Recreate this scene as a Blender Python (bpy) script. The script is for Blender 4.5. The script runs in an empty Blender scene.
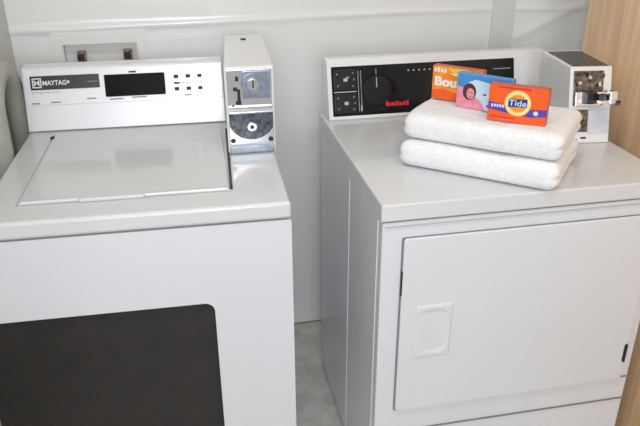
import bpy, bmesh, math, random
from mathutils import Matrix, Vector, noise
random.seed(4)
S = bpy.context.scene
C = S.collection
PI = math.pi

# ------------------------------------------------------------------ materials
def mat(name, col, rough=.4, metal=0., coat=0., spec=.5, bump=0., bscale=200., mottle=0., mscale=8., emit=0.):
    m = bpy.data.materials.new(name); m.use_nodes = True
    nt = m.node_tree; b = nt.nodes['Principled BSDF']
    b.inputs['Base Color'].default_value = (*col, 1)
    b.inputs['Roughness'].default_value = rough
    b.inputs['Metallic'].default_value = metal
    b.inputs['Coat Weight'].default_value = coat
    b.inputs['Coat Roughness'].default_value = .08
    b.inputs['Specular IOR Level'].default_value = spec
    tc = nt.nodes.new('ShaderNodeTexCoord')
    if mottle:
        n = nt.nodes.new('ShaderNodeTexNoise'); n.inputs['Scale'].default_value = mscale; n.inputs['Detail'].default_value = 5
        nt.links.new(tc.outputs['Object'], n.inputs['Vector'])
        r = nt.nodes.new('ShaderNodeMapRange')
        r.inputs['From Min'].default_value = .3; r.inputs['From Max'].default_value = .7
        r.inputs['To Min'].default_value = 1 - mottle; r.inputs['To Max'].default_value = 1 + mottle
        nt.links.new(n.outputs['Fac'], r.inputs['Value'])
        mx = nt.nodes.new('ShaderNodeVectorMath'); mx.operation = 'SCALE'
        mx.inputs[0].default_value = col
        nt.links.new(r.outputs['Result'], mx.inputs['Scale'])
        nt.links.new(mx.outputs['Vector'], b.inputs['Base Color'])
    if bump:
        n = nt.nodes.new('ShaderNodeTexNoise'); n.inputs['Scale'].default_value = bscale; n.inputs['Detail'].default_value = 3
        nt.links.new(tc.outputs['Object'], n.inputs['Vector'])
        bp = nt.nodes.new('ShaderNodeBump'); bp.inputs['Strength'].default_value = bump; bp.inputs['Distance'].default_value = .002
        nt.links.new(n.outputs['Fac'], bp.inputs['Height'])
        nt.links.new(bp.outputs['Normal'], b.inputs['Normal'])
    return m

M = {}
M['enamel'] = mat('white_enamel', (.72, .74, .77), .30, coat=.5, mottle=.015, mscale=3)
M['lidenamel'] = mat('worktop_enamel', (.69, .70, .71), .28, coat=.5, mottle=.02, mscale=4)
M['console'] = mat('console_white', (.80, .81, .83), .33, coat=1.0, mottle=.01, mscale=5)
M['steelpaint'] = mat('meter_paint', (.82, .82, .81), .30, coat=.4, mottle=.02, mscale=9)
M['brownblack'] = mat('dark_service_panel', (.015, .0128, .012), .34, mottle=.25, mscale=14, bump=.15, bscale=300)
M['black'] = mat('black_plastic', (.006, .006, .007), .3, mottle=.1)
M['glossblack'] = mat('black_glass', (.004, .004, .005), .12, mottle=.1)
M['gap'] = mat('dark_gap', (.03, .03, .032), .7, mottle=.1)
M['greygap'] = mat('grey_seam', (.22, .22, .23), .7, mottle=.1)
M['chrome'] = mat('chrome', (.80, .81, .83), .16, 1., mottle=.05, mscale=30)
M['brushed'] = mat('brushed_steel', (.34, .38, .45), .32, 1., mottle=.2, mscale=60)
M['darksteel'] = mat('dark_steel', (.12, .125, .145), .30, 1., mottle=.6, mscale=120)
M['brownsteel'] = mat('brown_reflection_steel', (.19, .165, .145), .35, 1., mottle=.7, mscale=90)  # brown mottle paints reflections of the wood into the steel colour
M['slot'] = mat('slot_black', (.01, .01, .01), .5, mottle=.1)
M['grey'] = mat('grey_print', (.25, .26, .28), .5, mottle=.05)
M['palegrey'] = mat('pale_grey_print', (.48, .49, .51), .5, mottle=.05)
M['white'] = mat('white_print', (.85, .85, .85), .45, mottle=.02)
M['red'] = mat('red_print', (.70, .02, .035), .4, mottle=.05)
M['silver'] = mat('silver_print', (.50, .51, .52), .35, mottle=.05)
M['towel'] = mat('white_terry', (.87, .87, .875), .95, spec=.1, bump=.7, bscale=260, mottle=.05, mscale=120)
M['orange'] = mat('orange_card', (.88, .115, .015), .38, mottle=.08, mscale=40)
M['amber'] = mat('amber_card', (.95, .30, .02), .38, mottle=.2, mscale=30)
M['yellow'] = mat('yellow_card', (.95, .62, .12), .4, mottle=.05)
M['cream'] = mat('cream_card', (.92, .84, .55), .4, mottle=.05)
M['blue'] = mat('blue_ink', (.02, .04, .30), .4, mottle=.05)
M['violet'] = mat('violet_ink', (.11, .06, .38), .4, mottle=.2, mscale=60)
M['sky'] = mat('sky_blue_card', (.06, .27, .62), .38, mottle=.15, mscale=30)
M['ice'] = mat('ice_blue_card', (.58, .78, .90), .4, mottle=.05)
M['pink'] = mat('pink_ink', (.78, .28, .36), .4, mottle=.15, mscale=60)
M['skin'] = mat('face_ink', (.72, .34, .30), .4, mottle=.1, mscale=60)
M['maroon'] = mat('maroon_ink', (.12, .015, .035), .4, mottle=.1)
M['cardside'] = mat('orange_card_side', (.55, .13, .06), .5, mottle=.1)
M['hose'] = mat('grey_hose', (.42, .42, .37), .5, mottle=.06, mscale=30)
M['valvebrass'] = mat('valve_metal', (.42, .25, .22), .35, .6, mottle=.2, mscale=60)
M['outlet'] = mat('outlet_box_plastic', (.86, .86, .84), .4, mottle=.03)
M['dialblack'] = mat('dial_black', (.008, .008, .009), .45, spec=.25, mottle=.1)
M['displayblack'] = mat('display_window', (.005, .005, .006), .35, spec=.06, mottle=.1)
M['paleplate'] = mat('pale_vault_plate', (.66, .71, .78), .35, coat=.3, mottle=.05, mscale=40)
M['caulk'] = mat('old_caulk', (.36, .28, .21), .7, mottle=.3, mscale=30)
M['rubber'] = mat('rubber_foot', (.04, .04, .04), .7, mottle=.1)

def wall_mat(name, col, rough, sx=3, sz=14, strength=.25):
    m = mat(name, col, rough, coat=.25, mottle=.02, mscale=2)
    nt = m.node_tree; b = nt.nodes['Principled BSDF']
    tc = nt.nodes.new('ShaderNodeTexCoord'); mp = nt.nodes.new('ShaderNodeMapping')
    mp.inputs['Scale'].default_value = (sx, sx, sz)
    nt.links.new(tc.outputs['Object'], mp.inputs['Vector'])
    n = nt.nodes.new('ShaderNodeTexNoise'); n.inputs['Scale'].default_value = 1.0; n.inputs['Detail'].default_value = 2
    nt.links.new(mp.outputs['Vector'], n.inputs['Vector'])
    bp = nt.nodes.new('ShaderNodeBump'); bp.inputs['Strength'].default_value = strength; bp.inputs['Distance'].default_value = .01
    nt.links.new(n.outputs['Fac'], bp.inputs['Height']); nt.links.new(bp.outputs['Normal'], b.inputs['Normal'])
    return m
M['wall'] = wall_mat('glossy_wall_panel', (.87, .88, .87), .26)
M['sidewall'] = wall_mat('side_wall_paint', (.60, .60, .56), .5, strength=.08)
M['trim'] = mat('wall_batten', (.74, .75, .72), .4, mottle=.02)
M['ceil'] = mat('ceiling_paint', (.75, .75, .73), .8, mottle=.02)

def wood_mat():
    m = bpy.data.materials.new('wood_panel'); m.use_nodes = True
    nt = m.node_tree; b = nt.nodes['Principled BSDF']
    tc = nt.nodes.new('ShaderNodeTexCoord'); mp = nt.nodes.new('ShaderNodeMapping')
    mp.inputs['Scale'].default_value = (18, 18, 1.1)
    nt.links.new(tc.outputs['Object'], mp.inputs['Vector'])
    n = nt.nodes.new('ShaderNodeTexNoise'); n.inputs['Scale'].default_value = 2.2; n.inputs['Detail'].default_value = 8; n.inputs['Distortion'].default_value = .6
    nt.links.new(mp.outputs['Vector'], n.inputs['Vector'])
    r = nt.nodes.new('ShaderNodeValToRGB')
    e = r.color_ramp.elements
    e[0].position = .3; e[0].color = (.68, .44, .25, 1)
    e[1].position = .72; e[1].color = (.88, .64, .42, 1)
    nt.links.new(n.outputs['Fac'], r.inputs['Fac']); nt.links.new(r.outputs['Color'], b.inputs['Base Color'])
    b.inputs['Roughness'].default_value = .5
    return m
M['wood'] = wood_mat()

def floor_mat():
    m = bpy.data.materials.new('floor_vinyl'); m.use_nodes = True
    nt = m.node_tree; b = nt.nodes['Principled BSDF']
    tc = nt.nodes.new('ShaderNodeTexCoord')
    n = nt.nodes.new('ShaderNodeTexNoise'); n.inputs['Scale'].default_value = 9; n.inputs['Detail'].default_value = 9; n.inputs['Roughness'].default_value = .7
    nt.links.new(tc.outputs['Object'], n.inputs['Vector'])
    r = nt.nodes.new('ShaderNodeValToRGB'); e = r.color_ramp.elements
    e[0].position = .30; e[0].color = (.55, .50, .44, 1)
    e[1].position = .66; e[1].color = (.82, .80, .76, 1)
    nt.links.new(n.outputs['Fac'], r.inputs['Fac']); nt.links.new(r.outputs['Color'], b.inputs['Base Color'])
    b.inputs['Roughness'].default_value = .4
    return m
M['floor'] = floor_mat()

M['console'].node_tree.nodes['Principled BSDF'].inputs['Coat Roughness'].default_value = .2

# ------------------------------------------------------------------ mesh builder
class MB:
    """collects shapes (with material slots) and links them as ONE mesh object"""
    def __init__(s, X=None):
        s.bm = bmesh.new(); s.mats = []; s.X = X or Matrix.Identity(4)
    def slot(s, k):
        if k not in s.mats: s.mats.append(k)
        return s.mats.index(k)
    def merge(s, t, k, X=None):
        i = s.slot(k)
        for f in t.faces: f.material_index = i; f.smooth = True
        t.transform((X or s.X))
        me = bpy.data.meshes.new('tmp'); t.to_mesh(me); t.free()
        s.bm.from_mesh(me); bpy.data.meshes.remove(me)
        return s
    def box(s, x0, x1, y0, y1, z0, z1, k, bev=0., seg=2, X=None):
        t = bmesh.new(); bmesh.ops.create_cube(t, size=1)
        for v in t.verts:
            v.co = Vector(((x0+x1)/2 + v.co.x*(x1-x0), (y0+y1)/2 + v.co.y*(y1-y0), (z0+z1)/2 + v.co.z*(z1-z0)))
        if bev: bmesh.ops.bevel(t, geom=t.edges[:], offset=bev, segments=seg, profile=.5, affect='EDGES')
        return s.merge(t, k, X)
    def prism(s, pts, d0, d1, k, bev=0., seg=2, X=None, axes='xy'):
        """closed outline in a plane, extruded along the third axis (axes 'xy' -> z, 'yz' -> x, 'xz' -> y)"""
        t = bmesh.new()
        def P(a, b, d): return {'xy': (a, b, d), 'yz': (d, a, b), 'xz': (a, d, b)}[axes]
        lo = [t.verts.new(P(a, b, d0)) for a, b in pts]; hi = [t.verts.new(P(a, b, d1)) for a, b in pts]
        t.faces.new(lo[::-1]); t.faces.new(hi)
        n = len(pts)
        for i in range(n): t.faces.new((lo[i], lo[(i+1) % n], hi[(i+1) % n], hi[i]))
        bmesh.ops.recalc_face_normals(t, faces=t.faces[:])
        if bev:
            es = [e for e in t.edges if len(e.link_faces) == 2 and e.calc_face_angle() > .5]
            bmesh.ops.bevel(t, geom=es, offset=bev, segments=seg, profile=.5, affect='EDGES')
        return s.merge(t, k, X)
    def ring(s, outer, inner, d0, d1, k, X=None, axes='xz'):
        """plate with a hole: outer and inner outlines with the same count of points"""
        t = bmesh.new()
        def P(a, b, d): return {'xy': (a, b, d), 'yz': (d, a, b), 'xz': (a, d, b)}[axes]
        n = len(outer)
        L = [[t.verts.new(P(a, b, d)) for a, b in o] for o in (outer, inner) for d in (d0, d1)]
        o0, o1, i0, i1 = L
        for i in range(n):
            j = (i+1) % n
            for q in ((o0[i], o0[j], i0[j], i0[i]), (o1[i], i1[i], i1[j], o1[j]), (o0[i], o1[i], o1[j], o0[j]), (i0[i], i0[j], i1[j], i1[i])):
                t.faces.new(q)
        bmesh.ops.recalc_face_normals(t, faces=t.faces[:])
        return s.merge(t, k, X)
    def cyl(s, c, r, h, k, seg=40, r2=None, X=None, axis='z', bev=0.):
        t = bmesh.new(); bmesh.ops.create_cone(t, cap_ends=True, segments=seg, radius1=r, radius2=r if r2 is None else r2, depth=h)
        if bev:
            es = [e for e in t.edges if e.calc_face_angle(0) > .8]
            bmesh.ops.bevel(t, geom=es, offset=bev, segments=2, profile=.5, affect='EDGES')
        R = {'z': Matrix.Identity(4), 'y': Matrix.Rotation(PI/2, 4, 'X'), 'x': Matrix.Rotation(PI/2, 4, 'Y')}[axis]
        t.transform(Matrix.Translation(c) @ R)
        return s.merge(t, k, X)
    def tube(s, pts, r, k, seg=16, X=None, ribs=0.):
        t = bmesh.new(); rings = []
        pts = [Vector(p) for p in pts]
        up = Vector((1, 0, 0))
        for i, p in enumerate(pts):
            d = (pts[min(i+1, len(pts)-1)] - pts[max(i-1, 0)]).normalized()
            a = d.cross(up)
            if a.length < .05: a = d.cross(Vector((0, 0, 1)))
            a.normalize(); b = d.cross(a).normalized()
            rr = r * (1 + ribs * (1 if i % 2 else -1))
            rings.append([t.verts.new(p + rr*(math.cos(2*PI*j/seg)*a + math.sin(2*PI*j/seg)*b)) for j in range(seg)])
        for A, B in zip(rings, rings[1:]):
            for j in range(seg): t.faces.new((A[j], A[(j+1) % seg], B[(j+1) % seg], B[j]))
        t.faces.new(rings[0][::-1]); t.faces.new(rings[-1])
        bmesh.ops.recalc_face_normals(t, faces=t.faces[:])
        return s.merge(t, k, X)
    def text(s, txt, x, y, size, k, z=0., X=None, width=None, bold=.0, shear=0., depth=.0004):
        cu = bpy.data.curves.new('t', 'FONT'); cu.body = txt; cu.size = size; cu.extrude = depth; cu.offset = bold; cu.shear = shear
        cu.align_x = 'LEFT'; cu.resolution_u = 3
        o = bpy.data.objects.new('t', cu); C.objects.link(o)
        dg = bpy.context.evaluated_depsgraph_get(); dg.update()
        me = bpy.data.meshes.new_from_object(o.evaluated_get(dg))
        bpy.data.objects.remove(o); bpy.data.curves.remove(cu)
        t = bmesh.new(); t.from_mesh(me); bpy.data.meshes.remove(me)
        xs = [v.co.x for v in t.verts]; x0, x1 = min(xs), max(xs)
        sc = width/(x1-x0) if width else 1
        for v in t.verts: v.co = Vector((x + (v.co.x-x0)*sc, y + v.co.y, z + v.co.z))
        return s.merge(t, k, X)
    def build(s, name, parent=None, label=None, angle=38):
        me = bpy.data.meshes.new(name); s.bm.to_mesh(me); s.bm.free()
        for k in s.mats: me.materials.append(M[k])
        me.set_sharp_from_angle(angle=math.radians(angle))
        o = bpy.data.objects.new(name, me); C.objects.link(o)
        if angle < 60:
            wn = o.modifiers.new('face_normals', 'WEIGHTED_NORMAL'); wn.keep_sharp = True; wn.weight = 100
        if parent: o.parent = parent
        if label: o['label'] = label
        return o

def thing(name, label, cat, loc=(0, 0, 0), rz=0., group=None):
    o = bpy.data.objects.new(name, None); C.objects.link(o)
    o.location = loc; o.rotation_euler = (0, 0, rz); o.empty_display_size = .1
    return tag(o, label, cat, group)
def tag(o, label, cat, group=None):
    o['label'] = label; o['category'] = cat
    if group: o['group'] = group
    return o
def struct(o, label=None, cat=None):
    o['kind'] = 'structure'
    if label: o['label'] = label
    if cat: o['category'] = cat
    return o
def frame(o, x, y, z):
    m = Matrix.Identity(4)
    for i, a in enumerate((x, y, z)):
        a = Vector(a).normalized()
        for r in range(3): m[r][i] = a[r]
    return Matrix.Translation(o) @ m
def rrect(x0, x1, y0, y1, r, n=6):
    pts = []
    for cx, cy, a in ((x1-r, y0+r, -PI/2), (x1-r, y1-r, 0), (x0+r, y1-r, PI/2), (x0+r, y0+r, PI)):
        for i in range(n+1):
            t = a + PI/2*i/n; pts.append((cx + r*math.cos(t), cy + r*math.sin(t)))
    return pts

# ------------------------------------------------------------------ the room
YB = .924
struct(MB().box(-1.6, 1.9, -2.6, YB+.12, -.06, 0, 'floor').build('floor'), 'pale mottled vinyl floor between the two machines', 'floor')
struct(MB().box(-1.6, 1.9, -1.2, YB+.12, 2.45, 2.52, 'ceil').build('ceiling'), 'white ceiling above the laundry corner', 'ceiling')

def back_wall():
    hx0, hx1, hz0, hz1 = -.724, -.507, .985, 1.089
    xs = sorted(set([-1.25 + i*.025 for i in range(115)] + [hx0, hx1])); xs = [x for x in xs if x <= 1.6]
    zs = sorted(set([0, .3, .6, .8, .9, .95, 1.0, 1.35, 1.5, 1.8, 2.1, 2.45, hz0, hz1] + [1.02 + i*.0035 for i in range(78)]))
    def yd(x, z):
        zr = 1.138 + .008*math.sin(2.6*x + .5) + .006*noise.noise(Vector((x*3, 0, 2)))
        a = .0048*(.75 + .6*noise.noise(Vector((x*2.3, 5, 0))))
        zr2 = 1.112 + .03*math.sin(1.7*x+2.5)
        return YB - a*math.exp(-((z-zr)/.0095)**2) - .45*a*math.exp(-((z-zr2)/.010)**2)*(1 if x < 0 else 0) - (.006*math.exp(-((z-1.045-.46*(x-.72))/.014)**2) if x > .715 else 0)
    t = bmesh.new()
    V = {(i, j): t.verts.new((x, yd(x, z), z)) for i, x in enumerate(xs) for j, z in enumerate(zs)}
    for i in range(len(xs)-1):
        for j in range(len(zs)-1):
            mx, mz = (xs[i]+xs[i+1])/2, (zs[j]+zs[j+1])/2
            if hx0 < mx < hx1 and hz0 < mz < hz1: continue
            t.faces.new((V[i, j], V[i+1, j], V[i+1, j+1], V[i, j+1]))
    m = MB(); m.merge(t, 'wall')
    m.box(-1.25, 1.6, YB+.085, YB+.11, 0, 2.45, 'wall')          # the wall's far skin
    o = m.build('wall_back', angle=80)
    return struct(o, 'glossy white wall panel behind the two machines', 'wall')
back_wall()
# left wall, very close to the washing machine
LW = frame((-.862, YB, 0), (.035, 1, 0), (-1, .035, 0), (0, 0, 1))
struct(MB(LW).box(-2.6, .10, 0, .08, 0, 2.45, 'sidewall').build('wall_left'), 'grey side wall left of the washing machine', 'wall')
# wood partition to the right of the dryer
w = MB(); w.box(.745, .775, -.55, .552, 0, 2.45, 'wood', .0015)
struct(w.build('wall_right'), 'tan wood-grained panel wall right of the dryer', 'wall')
struct(MB().box(1.5, 1.58, -1.2, YB+.1, 0, 2.45, 'sidewall').build('wall_far'), 'plain side wall beyond the wood panel', 'wall')
t = MB(); t.box(.632, .712, YB-.007, YB+.004, 0, 2.45, 'trim', .002)
struct(t.build('trim_1'), 'flat grey batten on the back wall', 'trim')
t = MB(); t.box(-.86, 1.5, YB-.004, YB+.004, 0, .004, 'caulk')
struct(t.build('baseboard_back'), 'thin brown caulk line at the foot of the back wall', 'trim')

# ------------------------------------------------------------------ washing machine
WX, WY, WYAW = -.8242, .1043, -.0243
ZW = .9005
wm = thing('washing_machine', 'white top-loading coin washing machine with dark front panel, left of the dryer', 'washing machine', (WX, WY, 0), WYAW)
b = MB()
b.box(.002, .649, .020, .68, .03, .857, 'enamel', .004)
outer = rrect(-.046, .649, .03, .857, .004, 6); inner = rrect(-.042, .470, .10, .664, .022, 6)
b.ring(outer, inner, .003, .022, 'enamel')
b.build('cabinet', wm)
MB().box(-.0435, .4705, .0145, .0185, .0985, .6655, 'brownblack').build('front_panel', wm, 'dark brown-black recessed panel')
for x in (.06, .59):
    for y in (.06, .62):
        MB().cyl((x, y, .016), .022, .032, 'rubber', 24, bev=.003).build('foot', wm)
MB().box(.006, .644, .005, .675, .853, .862, 'greygap').build('seam', wm, 'grey seam under the worktop')
b = MB()
b.box(0, .650, 0, .685, .860, ZW, 'lidenamel', .009, 3)
b.build('worktop', wm)
# loading lid, slightly raised, with a rolled front lip
b = MB()
b.box(.077, .5225, .083, .548, ZW-.002, ZW+.0045, 'lidenamel', .003, 2)
b.prism([(.083, ZW), (.083, ZW+.0045), (.086, ZW+.0075), (.092, ZW+.0075), (.100, ZW+.0045)], .082, .518, 'lidenamel', .001, axes='yz')
b.prism(rrect(.20, .34, .076, .092, .007), ZW+.001, ZW+.009, 'lidenamel', .002)
b.prism(rrect(.42, .475, .40, .45, .004), ZW+.004, ZW+.0052, 'lidenamel', .0004)
b.build('lid', wm)
b = MB()
b.box(.0715, .0770, .083, .55, ZW-.002, ZW+.0006, 'palegrey'); b.box(.072, .523, .079, .083, ZW-.002, ZW+.0006, 'palegrey')
b.build('lid_groove', wm)
b = MB(); b.prism([(.5240, .09), (.5300, .09), (.5400, .505), (.5335, .505)], ZW-.003, ZW+.006, 'slot', .001); b.build('lid_shadow_strip', wm, 'black strip painting the shadow gap along the lid')  # solid black strip stands in for the shaded gap beside the coin meter
b = MB(); b.cyl((.076, .512, ZW+.004), .006, .006, 'gap', 16); b.build('hinge_pin', wm, 'small dark hinge pin')

# console
KW = .25; LWc = math.hypot(1, KW)
FW = frame((0, .58, ZW), (1, 0, 0), (0, KW, 1), (0, -1, KW))
b = MB()
def on(k, L, s, n, y0, z0): return (y0 + s*k/L - n/L, z0 + s/L + n*k/L)
prof = [(.58, ZW-.001), on(KW, LWc, .171, 0, .58, ZW), (.630, ZW+.169), (.668, ZW+.169), (.685, ZW+.160), (.685, ZW-.001)]
b.prism(prof, 0.001, .541, 'console', .004, axes='yz')
cw = b.build('console', wm)
n0 = .0022
b = MB(FW)
b.prism(rrect(.022, .203, .114, .151, .002), n0-.001, n0+.0012, 'black')
Z = n0+.0014
b.box(.027, .051, .1195, .1455, n0, Z, 'white'); b.box(.030, .048, .1225, .1425, n0, Z+.0003, 'black')
b.text('M', .0315, .1255, .0205, 'white', Z+.0004, width=.015, bold=.0004)
b.text('MAYTAG', .054, .126, .0175, 'white', Z, width=.062, bold=.0004)
b.box(.118, .124, .1295, .1365, n0, Z+.0002, 'white')
b.box(.172, .197, .1305, .1325, n0, Z, 'grey')
b.build('name_plate', cw, 'black strip with white lettering')
b = MB(FW)
b.prism(rrect(.216, .379, .087, .147, .003), n0-.001, n0+.0022, 'displayblack', .0006)
b.build('display', cw, 'black display window')
b = MB(FW); b.prism(rrect(.006, .537, .072, .167, .004), 0, .0022, 'console', .0012)
b.box(.283, .303, .150, .1545, n0-.001, n0+.0006, 'slot')
for i in range(11): b.box(.024+.0068*i, .0282+.0068*i, .1035 + .0012*((i*5) % 3), .1085, n0-.001, n0+.0005, 'palegrey')
for i in range(8): b.box(.405+.010*i, .4125+.010*i, .1145, .1185, n0-.001, n0+.0005, 'palegrey')
for x0, x1, s0 in ((.02, .04, .076), (.07, .095, .0775), (.225, .262, .0785), (.285, .325, .081), (.165, .19, .0835), (.43, .45, .080)):
    b.box(x0, x1, s0, s0+.0036, n0-.001, n0+.0004, 'grey')
b.build('fascia', cw, 'white fascia with small grey printed marks')
b = MB(FW); b.box(.004, .538, .0005, .0032, -.001, .0012, 'greygap'); b.build('base_shadow_strip', cw, 'grey strip painting the shadow gap at the foot of the console')  # thin dark strip paints the shade where the console meets the worktop
for r, s0 in enumerate((.134, .1)):
    for i, x0 in enumerate((.410, .443, .475)):
        b = MB(FW); b.prism(rrect(x0-.0062, x0+.0062, s0-.0048, s0+.0048, .0015), n0-.001, n0+.0026, 'gap', .0008)
        b.build('button', cw, 'small dark push button')
b = MB(FW); b.prism(rrect(.403, .418, .1135, .1185, .001), n0-.001, n0+.002, 'gap', .0004); b.build('indicator', cw, 'small dark indicator strip')

# coin meter of the washer
b = MB()
b.prism([(.533, .312), (.6535, .312), (.663, .71), (.5545, .71)], ZW+.0005, 1.121, 'steelpaint', .005, 3)
cm = b.build('coin_meter', wm)
b = MB(); b.cyl((.604, .635, 1.1215), .008, .004, 'slot', 16, bev=.001); b.build('screw', cm, 'dark screw on top')
def fz(v): return 1.121 - (v-66)*.00243
WMX = Matrix.Translation((.534, 0, 0)) @ Matrix.Diagonal((.118/.107, 1, 1, 1)) @ Matrix.Translation((-.545, 0, 0))
b = MB(WMX)
b.box(.549, .648, .3085, .3135, fz(108.5), fz(68.5), 'chrome', .002)
b.box(.583, .643, .3065, .3100, fz(98), fz(70.5), 'brushed', .001)
b.cyl((.606, .306, fz(83)), .026, .004, 'brushed', 40, axis='y', bev=.001)
b.cyl((.606, .303, fz(83)), .0135, .006, 'chrome', 32, axis='y', bev=.0015)
b.box(.6045, .6075, .2992, .301, fz(83)-.009, fz(83)+.009, 'slot')
b.box(.549, .648, .303, .312, fz(109.5), fz(105.5), 'chrome', .0015)
b.build('coin_slide_plate', cm, 'chrome plate with a round steel lock')
b = MB(WMX)
for x, v0, v1, w in ((.5715, 75, 80, .0034), (.567, 86, 90, .0045), (.5745, 88, 100, .0034), (.573, 100, 104, .006), (.561, 104, 107, .003)):
    b.box(x-w, x+w, .3072, .3095, fz(v1), fz(v0), 'slot')
b.build('coin_slot', cm, 'black coin slots')
b = MB(WMX)
b.box(.549, .649, .307, .3135, fz(146), fz(111.5), 'chrome', .002)
cx, cz, R = .6, fz(119.5), .052
pts = []
zt = fz(113)
for i in range(41):
    a = PI + (PI)*i/40
    pts.append((cx + R*math.cos(a), cz + R*math.sin(a)))
a0 = math.asin((zt-cz)/R)
pts = [(cx + R*math.cos(PI - a0 + (PI + 2*a0)*i/40), cz + R*math.sin(PI - a0 + (PI + 2*a0)*i/40)) for i in range(41)]
pts = [(max(.5505, min(.6475, x)), z) for x, z in pts]
b.prism(pts, .3045, .308, 'darksteel', .0012, axes='xz')
b.cyl((cx, .303, fz(127)), .011, .005, 'chrome', 28, axis='y', bev=.001)
b.cyl((cx, .3003, fz(127)), .0045, .002, 'slot', 16, axis='y')
b.build('coin_vault', cm, 'round dark steel vault door')
for x in (.5565, .6415):
    b = MB(WMX); b.cyl((x, .3055, fz(141.5)), .0055, .004, 'gap', 16, axis='y', bev=.0008); b.build('rivet', cm, 'dark corner rivet')
b = MB(WMX); b.box(.549, .649, .3075, .3135, fz(155.5), fz(148), 'brushed', .0015); b.build('lower_trim', cm, 'steel strip under the vault')

# ------------------------------------------------------------------ dryer
H = .914; W = .686; D = .6635
dr = thing('clothes_dryer', 'white coin clothes dryer with black control panel, carrying the stacked towels', 'dryer', (0, 0, 0))
b = MB()
b.box(.004, W-.004, .004, D-.006, .025, H-.0425, 'enamel', .005, 3)
b.box(.0025, .006, .292, .296, .05, H-.06, 'enamel', .0015)       # pressed vertical crease of the side sheet
b.box(.0022, .006, .035, .038, .05, H-.05, 'enamel', .0013)
b.build('cabinet', dr)
for x in (.06, W-.06):
    for y in (.06, D-.07):
        MB().cyl((x, y, .014), .02, .028, 'rubber', 24, bev=.003).build('foot', dr)
MB().box(.006, W-.006, .006, D-.008, H-.046, H-.037, 'greygap').build('seam', dr, 'grey seam under the worktop')
b = MB(); b.box(0, W, 0, D, H-.0395, H, 'lidenamel', .0045, 3); b.build('worktop', dr)
b = MB(); b.box(.010, W-.010, .0015, .006, .291, .295, 'greygap'); b.build('panel_seam', dr, 'grey seam of the lower panel')
b = MB(); b.box(.010, W-.010, .0015, .006, .8605, .8630, 'palegrey'); b.build('panel_seam', dr, 'grey seam above the door')
b = MB(); b.prism(rrect(.0485, .6580, .3605, .8338, .006), .0012, .006, 'greygap', axes='xz'); b.build('door_gap', dr, 'dark gap around the door')
b = MB()
b.prism(rrect(.0520, .6560, .3632, .8320, .007), -.004, .006, 'enamel', .0028, 3, axes='xz')
door = b.build('door', dr)
b = MB(); b.box(.657, W-.01, .0015, .0062, .3625, .3655, 'greygap'); b.build('panel_seam', dr, 'grey seam right of the door')
# pull handle: a shallow cup with a raised rim, the grip side curved to the right
def handle():
    t = bmesh.new(); nx, nz = 36, 48
    x0, x1, z0, z1 = .0886, .1765, .516, .660
    V = {}
    for i in range(nx+1):
        for j in range(nz+1):
            u, v = i/nx, j/nz; x = x0+(x1-x0)*u; z = z0+(z1-z0)*v
            ex = min(u, 1-u)*(x1-x0); ez = min(v, 1-v)*(z1-z0); e = min(ex, ez)
            rim = min(1, e/.004)
            cu = (x-.128)/.042; cv = (z-.588)/.062
            r = (abs(cu)**4 + abs(cv)**4)**.25
            cup = max(0, min(1, (1-r)/.16)); cup = cup*cup*(3-2*cup)
            h = .0034*rim*rim*(3-2*rim) - .0034*cup*(1 if u > .42 else max(.3, u/.42))
            V[i, j] = t.verts.new((x, -.0038-h, z))
    for i in range(nx):
        for j in range(nz): t.faces.new((V[i, j], V[i+1, j], V[i+1, j+1], V[i, j+1]))
    return MB().merge(t, 'enamel')
handle().build('pull_handle', door, 'shallow moulded pull cup', 60)
b = MB(); b.box(.646, .652, -.0062, .001, .425, .470, 'black', .001); b.cyl((.650, -.006, .447), .0035, .052, 'black', 16); b.build('hinge', door, 'black hinge')
b = MB(); b.box(.0495, .0525, -.003, .002, .69, .752, 'slot', .0008); b.build('door_latch', door, 'black latch at the door edge')

# dryer console
KD = .29; LD = math.hypot(1, KD)
FD = frame((0, .575, H), (1, 0, 0), (0, KD, 1), (0, -1, KD))
b = MB()
prof = [(.575, H-.001), on(KD, LD, .168, 0, .575, H), (.630, H+.164), (.656, H+.163), (D, H+.156), (D, H-.001)]
b.prism(prof, .0115, .668, 'console', .004, 3, axes='yz')
cd = b.build('console', dr)
b = MB(FD)
b.ring(rrect(.0125, .581, .003, .1655, .004), rrect(.0235, .5705, .0105, .1480, .003), -.001, .004, 'console', axes='xy')
b.build('panel_frame', cd, 'raised white frame')
b = MB(FD)
b.box(.0235, .5705, .0105, .1480, -.001, .0014, 'glossblack')
for x in (.1005, .1085, .153): b.box(x-.0012, x+.0012, .022 if x < .15 else .09, .138 if x > .15 else .135, .001, .0018, 'grey')
b.box(.112, .150, .0875, .0900, .001, .0018, 'silver')
b.box(.030, .095, .0765, .0790, .001, .0018, 'silver')
b.box(.106, .109, .022, .038, .001, .0019, 'silver'); b.box(.113, .117, .075, .079, .001, .0019, 'grey')
x = .178
for i, wd in enumerate((.0085, .006, .0095, .007, .0085, .0065, .009)):
    b.box(x, x+wd, .0315, .0315+(.0105 if i % 3 else .0135), .001, .0018, 'red'); x += wd+.0022
for i in range(5): b.box(.246+.016*i, .2505+.016*i, .1265, .1305, .001, .0018, 'silver')
b.box(.505, .560, .118, .121, .001, .0018, 'grey')
b.build('control_panel', cd, 'black panel with silver and red marks')
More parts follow.
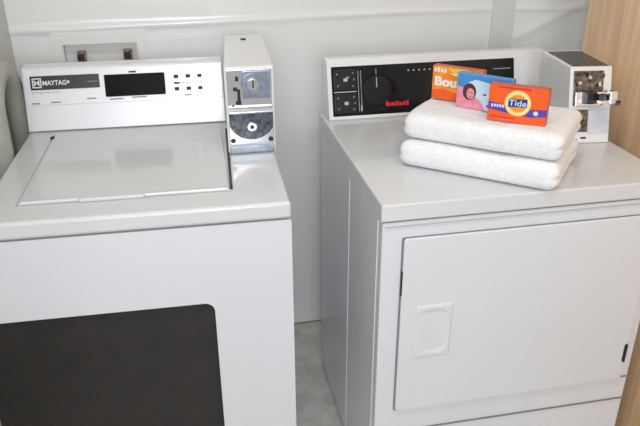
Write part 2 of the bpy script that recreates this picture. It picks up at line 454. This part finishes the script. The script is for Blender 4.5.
for s0, s1 in ((.083, .139), (.019, .073)):
    b = MB(FD)
    b.prism(rrect(.031, .095, s0, s1, .006), .001, .0045, 'black', .0012)
    sm = (s0+s1)/2
    b.cyl((.063, sm, .005), .021, .003, 'black', 32, bev=.0008)
    b.box(.0575, .0685, sm-.0045, sm+.0045, .0055, .0072, 'silver')
    if s0 > .05: b.box(.066, .074, sm+.003, sm+.009, .0055, .0071, 'grey')
    for qx, qs in ((.040, s1-.012), (.041, s0+.012), (.085, s1-.010), (.084, s0+.010), (.0885, sm)):
        b.box(qx-.002, qx+.002, qs-.002, qs+.002, .004, .0049, 'grey')
    b.build('selector_button', cd, 'square black selector button')
b = MB(FD); b.cyl((.152, .078, .004), .044, .008, 'dialblack', 48, r2=.042, bev=.0012); b.box(.1508, .1532, .086, .114, .0076, .0086, 'silver'); b.build('dial', cd, 'round black dial')

# coin meter of the dryer, turned a few degrees
DX = frame((.5715, .312, 0), (.9925, -.122, 0), (.122, .9925, 0), (0, 0, 1))
ZT = 1.100; SL = .048
def fy(z): return -SL*(ZT-z)/(ZT-H)
b = MB(DX)
b.prism([(0, ZT), (fy(H), H+.0005), (.245, H+.0005), (.245, 1.00), (.192, 1.02), (.192, ZT)], 0, .109, 'steelpaint', .004, 3, axes='yz')
md = b.build('coin_meter', dr)
b = MB(DX); b.box(.008, .101, .006, .172, ZT-.001, ZT+.0012, 'darksteel'); b.build('top_plate', md, 'dark grey top plate')
# face frame: x across, s up the slanted face from the worktop, n outwards
FL = math.hypot(SL, ZT-H)
FM = DX @ frame((0, fy(H), H), (1, 0, 0), (0, SL, ZT-H), (0, -(ZT-H), SL))
b = MB(FM)
b.box(.009, .086, .096, .182, -.001, .002, 'brownsteel', .0006)
b.box(.014, .080, .094, .130, .001, .006, 'chrome', .0015)
for q in range(9):
    xx = .014 + .0085*q; ss = .136 + .034*random.random()
    b.box(xx, xx+.006, ss, ss+.006+.006*random.random(), .0015, .0035, ('slot', 'chrome', 'darksteel')[q % 3])  # scattered light and dark bits imitate mottled reflections
b.build('coin_slide_plate', md, 'steel coin plate with brown reflections painted in')
b = MB(FM)
b.box(.050, .090, .102, .110, .004, .062, 'chrome', .001)
b.box(.050, .090, .126, .131, .004, .058, 'chrome', .001)
b.box(.054, .086, .110, .124, .004, .050, 'darksteel', .001)
for q in range(4): b.cyl((.058+.0085*q, .1315, .016+.011*q), .0042, .004, ('brownsteel', 'slot')[q % 2], 14, axis='y')
b.box(.074, .092, .100, .132, .058, .066, 'chrome', .0012)
b.box(.083, .094, .098, .110, .066, .078, 'brownsteel', .001)
b.build('coin_slide', md, 'chrome coin slide pushed out')
b = MB(FM); b.box(.037, .060, .100, .132, .004, .024, 'slot', .002); b.build('push_block', md, 'black push block')
b = MB(FM)
b.box(.004, .106, .0885, .0925, -.001, .004, 'console', .0008)
b.box(.009, .050, .030, .086, -.001, .002, 'brownsteel', .0006)
b.box(.052, .105, .026, .087, -.001, .003, 'paleplate', .001)
b.build('coin_vault', md, 'steel vault door')
b = MB(FM); b.box(.008, .024, .008, .0125, -.001, .0012, 'slot'); b.box(.034, .048, .0125, .017, -.001, .0012, 'slot'); b.build('vent_slot', md, 'two dark slots')

# ------------------------------------------------------------------ towels
def towel(cx, cy, ang, Lu, Lv, z0, hh, seed):
    """folded towel: a soft rounded slab; its plain fold faces the front, the layers show at the sides"""
    t = bmesh.new(); nu, nv, nw = 64, 48, 14
    bmesh.ops.create_cube(t, size=2)
    t.clear()
    V = {}
    def P(a, b_, c):
        # a,b,c in -1..1 on the cube shell -> rounded slab
        rx, ry, rz = Lu/2, Lv/2, hh/2
        e = .030
        x, y, z = a*rx, b_*ry, c*rz
        ix = max(-rx+e, min(rx-e, x)); iy = max(-ry+e, min(ry-e, y)); ez = rz*.94; iz = max(-rz+ez, min(rz-ez, z))
        d = Vector(((x-ix)/e, (y-iy)/e, (z-iz)/ez))
        if d.length > 1e-6:
            d = d / max(1e-6, (abs(d.x)**2.6 + abs(d.y)**2.6 + abs(d.z)**2.6)**(1/2.6)) * min(1, max(abs(d.x), abs(d.y), abs(d.z)))
        p = Vector((ix+d.x*e, iy+d.y*e, iz+d.z*ez))
        side = max(abs(p.x)/rx if p.x > -9 else 0, p.y/ry, 0)
        g = math.exp(-((p.z)/(.0045))**2) * max(0, (side-.86)/.14)
        p.x *= 1 - .030*g; p.y *= 1 - .030*g if p.y > 0 else 1
        nz = noise.noise(Vector((p.x*9, p.y*9, p.z*14+seed*7.3)))*.0045 + noise.noise(Vector((p.x*30, p.y*30, p.z*30+seed)))*.0016 + noise.noise(Vector((p.x*75, p.y*75, p.z*75+seed)))*.0010
        if p.z < -rz*.6: nz *= .15
        p += Vector((d.x*nz, d.y*nz, min(0, d.z*nz-.0008) if d.z > 0 else 0))
        return p
    def vert(a, b_, c):
        k = (round(a, 4), round(b_, 4), round(c, 4))
        if k not in V: V[k] = t.verts.new(P(a, b_, c))
        return V[k]
    def face(fn, n1, n2):
        for i in range(n1):
            for j in range(n2):
                q = [fn(-1+2*i/n1, -1+2*j/n2), fn(-1+2*(i+1)/n1, -1+2*j/n2), fn(-1+2*(i+1)/n1, -1+2*(j+1)/n2), fn(-1+2*i/n1, -1+2*(j+1)/n2)]
                q = list(dict.fromkeys(q))
                if len(q) > 2:
                    try: t.faces.new(q)
                    except ValueError: pass
    for s in (-1, 1):
        face(lambda a, b_: vert(a, b_, s), nu, nv); face(lambda a, c: vert(a, s, c), nu, nw); face(lambda b_, c: vert(s, b_, c), nv, nw)
    bmesh.ops.recalc_face_normals(t, faces=t.faces[:])
    return MB(Matrix.Rotation(ang, 4, 'Z') @ Matrix.Translation((0, 0, hh/2))).merge(t, 'towel'), (cx, cy, z0)
TA = math.radians(-40)
def tcentre(fx, fy_, Lv): return fx - math.sin(TA)*Lv/2, fy_ + math.cos(TA)*Lv/2
for nm, (fx, fy_), Lu, Lv, z0, hh, lab, sd in (
        ('l', (.2355, .0930), .364, .245, H+.0006, .0620, 'folded white terry towel lying on the dryer top, under the other towel', 1),
        ('u', (.2450, .1060), .362, .240, H+.0632, .0610, 'folded white terry towel on top of its stack, with three small boxes on it', 2)):
    x, y = tcentre(fx, fy_, Lv)
    m, loc = towel(x, y, TA, Lu, Lv, z0, hh, sd)
    o = m.build('folded_towel', angle=180); o.location = loc
    tag(o, lab, 'towel', 'folded towels on the dryer')
ZB = H+.0632+.0610+.0005

# ------------------------------------------------------------------ small laundry boxes on the towels
def carton(x, y, ang, w, h, d, body, side):
    """local frame: x across, y up, z towards the viewer; the front face lies at z = 0"""
    m = MB(frame((0, 0, 0), (1, 0, 0), (0, 0, 1), (0, -1, 0)))
    m.box(0, w, 0, h, -d, 0, side, .0012)
    m.box(.0004, w-.0004, .0004, h-.0004, -.002, .0003, body)
    # end flaps: seams of the tuck-in ends
    m.box(w-.001, w+.0004, .004, h-.004, -d*.52, -d*.48, side)
    return m
def place(o, x, y, ang, lean=0.):
    o.location = (x, y, ZB); o.rotation_euler = (lean, 0, ang)
Wb, Hb, Db = .127, .081, .022
# orange box with the round target
def disc(m, cx, cy, r, z, k, n=48): m.cyl((cx, cy, z), r, .0004, k, n)
m = carton(0, 0, 0, Wb, Hb, Db, 'orange', 'cardside')
m.prism([(.0006, .026), (.045, .020), (.09, .016), (.1264, .021), (.1264, .037), (.09, .033), (.045, .037), (.0006, .043)], .0002, .0007, 'violet')
cx, cy = .0640, .0440
for i, (r, k) in enumerate(((.0285, 'yellow'), (.0250, 'cream'), (.0215, 'yellow'), (.0190, 'amber'))): disc(m, cx, cy, r, .0009+.0004*i, k)
m.prism([(cx-.020, cy-.0095), (cx+.020, cy-.006), (cx+.020, cy+.011), (cx-.020, cy+.008)], .0018, .0026, 'blue')
m.text('Tide', cx-.0205, cy-.0062, .0205, 'blue', .0026, width=.041, bold=.0014)
m.text('Tide', cx-.0190, cy-.0052, .0185, 'ice', .0031, width=.038, bold=.0002)
disc(m, .104, .0265, .005, .0010, 'ice', 24)
for i in range(5): m.box(.007+.006*i, .0112+.006*i, .031, .0375, .0005, .0010, 'ice')
m.box(.006, .062, .008, .011, .0003, .0007, 'red'); m.box(.020, .090, .0745, .0775, .0003, .0007, 'red')
o = m.build('detergent_box'); place(o, .2774, .1393, math.radians(-38))
tag(o, 'small orange detergent box with a round yellow target, nearest of three on the towel', 'detergent box')
# sky-blue box with a face
m = carton(0, 0, 0, Wb+.006, Hb, Db-.004, 'ice', 'sky')
w_ = Wb+.006
m.prism([(.0006, .055), (.025, .060), (.045, .070), (.080, .066), (w_-.001, .052), (w_-.001, .0805), (.0006, .0805)], .0002, .0007, 'sky')
m.prism([(.0006, .0006), (.075, .0006), (.062, .020), (.040, .034), (.018, .044), (.0006, .052)], .0002, .0007, 'pink')
m.prism([(.0006, .052), (.018, .046), (.032, .056), (.022, .066), (.0006, .066)], .0002, .0008, 'sky')
m.prism([(.032+.0165*math.cos(a*PI/14), .040+.0195*math.sin(a*PI/14)) for a in range(28)], .0003, .0010, 'maroon')
m.prism([(.035+.0095*math.cos(a*PI/14), .036+.0130*math.sin(a*PI/14)) for a in range(28)], .0004, .0014, 'skin')
m.box(.0300, .0328, .0375, .0395, .0006, .0017, 'maroon'); m.box(.0370, .0398, .0375, .0395, .0006, .0017, 'maroon'); m.box(.0322, .0378, .0285, .0302, .0006, .0017, 'red')
m.prism([(.014, .0006), (.058, .0006), (.050, .018), (.028, .020)], .0003, .0012, 'pink')
m.prism([(.070, .030), (.090, .034), (.115, .050), (.110, .054), (.088, .044), (.068, .040)], .0003, .0008, 'white')
m.box(.076, .088, .010, .016, .0003, .0008, 'red'); m.box(.066, .074, .036, .040, .0003, .0009, 'blue')
o = m.build('laundry_box'); place(o, .2470, .2480, math.radians(-47))
tag(o, 'small blue and white laundry box with a pink printed face, between the two orange boxes', 'laundry box')
# amber box with white word
m = carton(0, 0, 0, Wb, Hb, Db, 'amber', 'cardside')
m.prism([(.0006, .0006), (Wb-.001, .0006), (Wb-.001, .024), (.07, .018), (.03, .026), (.0006, .022)], .0002, .0006, 'orange')
m.prism([(.040, .078), (.055, .066), (.085, .071), (.105, .064), (.125, .053), (.125, .064), (.105, .074), (.085, .079), (.058, .077)], .0002, .0007, 'yellow')
m.prism([(.045, .066), (.058, .061), (.088, .064), (.108, .057), (.125, .048), (.125, .053), (.106, .063), (.085, .070), (.058, .066)], .0002, .0008, 'cream')
m.text('Bounce', .007, .034, .030, 'white', .0007, width=.108, bold=.0012)
for i, x0 in enumerate((.004, .012, .021, .029)): m.box(x0, x0+.0055, .066, .0745 if i != 1 else .0775, .0003, .0008, 'white')
m.box(.112, .126, .060, .074, .0003, .0010, 'cardside')
o = m.build('dryer_sheet_box'); place(o, .2160, .3290, math.radians(-45))
tag(o, 'small amber orange box with white lettering, farthest of three on the towel', 'dryer sheet box')

# ------------------------------------------------------------------ drain hose and wall outlet box
pts = [(-.8410, .752, .012 + .02*i) for i in range(49)]
zc = pts[-1][2]; yc, r = .752-.11, .11
for i in range(1, 25):
    a = PI*i/24; pts.append((-.8410 - .006*min(1, i/18), yc + r*math.cos(a), zc + r*math.sin(a)))
yy = pts[-1][1]
for i in range(1, 48): pts.append((-.847, yy, zc - .02*i))
fine = []
for p, q in zip(pts, pts[1:]):
    for k in range(2): fine.append(tuple(p[i]+(q[i]-p[i])*k/2 for i in range(3)))
hs = MB(); hs.tube(fine, .0275, 'hose', 20, ribs=.02)
tag(hs.build('drain_hose', angle=60), 'thick grey hose looping up between the washing machine and the left wall', 'hose')

ob = thing('outlet_box', 'recessed white plumbing outlet box with two valves in the wall behind the washing machine', 'outlet box', (-.6155, YB, .985))
b = MB(Matrix.Translation((.6155, -YB, -.985)))
b.ring(rrect(-.752, -.477, .955, 1.122, .004), rrect(-.7235, -.5075, .986, 1.0885, .003), YB-.0055, YB+.003, 'outlet')
b.build('flange', ob)
b = MB(Matrix.Translation((.6155, -YB, -.985)))
b.box(-.7238, -.5072, YB+.036, YB+.040, .9852, 1.0888, 'outlet')
b.box(-.7238, -.7212, YB, YB+.040, .9852, 1.0888, 'outlet'); b.box(-.5098, -.5072, YB, YB+.040, .9852, 1.0888, 'outlet')
b.box(-.7238, -.5072, YB, YB+.040, .9852, .9880, 'outlet'); b.box(-.7238, -.5072, YB, YB+.040, 1.0860, 1.0888, 'outlet')
b.build('recess', ob)
for x, lab in ((-.675, 'dark valve with reddish body'), (-.540, 'dark valve with brownish body')):
    b = MB(Matrix.Translation((.6155, -YB, -.985)))
    b.cyl((x, YB+.022, 1.028), .013, .07, 'valvebrass', 20)
    b.cyl((x, YB+.017, 1.048), .012, .036, 'valvebrass', 20, axis='y')
    b.prism(rrect(x-.0095, x+.0095, 1.039, 1.059, .003), YB-.006, YB+.002, 'gap', .001, axes='xz')
    b.build('valve', ob, lab)

# ------------------------------------------------------------------ camera, lights
cam = bpy.data.cameras.new('camera'); co = bpy.data.objects.new('camera', cam); C.objects.link(co)
F, CX, CY, CZ, YAW, PIT, ROL = 679.469, -.3739, -1.2183, 1.5061, -.1972, .4466, -.0037
cam.sensor_width = 36; cam.lens = F*36/640; cam.clip_start = .02
fw = Vector((-math.sin(YAW)*math.cos(PIT), math.cos(YAW)*math.cos(PIT), -math.sin(PIT)))
rt = Vector((math.cos(YAW), math.sin(YAW), 0)); up = rt.cross(fw)
c_, s_ = math.cos(ROL), math.sin(ROL)
# image x' = c X - s Y, y' = s X + c Y with Y pointing down
R_ = c_*rt + s_*up; U_ = -s_*rt + c_*up
co.matrix_world = frame((CX, CY, CZ), R_, U_, -fw)
S.camera = co

def area(name, loc, target, size, power, col, shape='DISK', sy=None):
    l = bpy.data.lights.new(name, 'AREA'); l.energy = power; l.color = col; l.shape = shape; l.size = size
    if sy: l.size_y = sy
    o = bpy.data.objects.new(name, l); C.objects.link(o); o.location = loc
    o.rotation_euler = (Vector(target)-Vector(loc)).to_track_quat('-Z', 'Y').to_euler()
    return o
area('camera_flash', (CX+.03, CY-.04, CZ+.005), (-.10, .4, .75), .09, 6.0, (.92, .965, 1.05))
area('rear_fill', (-.72, -4.6, 1.85), (-.1, .5, .7), 1.7, 60, (.93, .97, 1.04), 'RECTANGLE', 1.3)  # unseen fill lamp added far behind the camera for more even light
area('ceiling_lamp', (-.05, -.55, 2.42), (-.05, -.50, 0), 2.2, 17, (1., .985, .96), 'RECTANGLE', .16)

wd = bpy.data.worlds.new('world'); S.world = wd; wd.use_nodes = True
bg = wd.node_tree.nodes['Background']; bg.inputs['Color'].default_value = (1, .99, .975, 1); bg.inputs['Strength'].default_value = .47
vs = S.view_settings; vs.view_transform = 'Standard'; vs.look = 'None'; vs.gamma = 1; vs.use_curve_mapping = False; vs.exposure = -.13
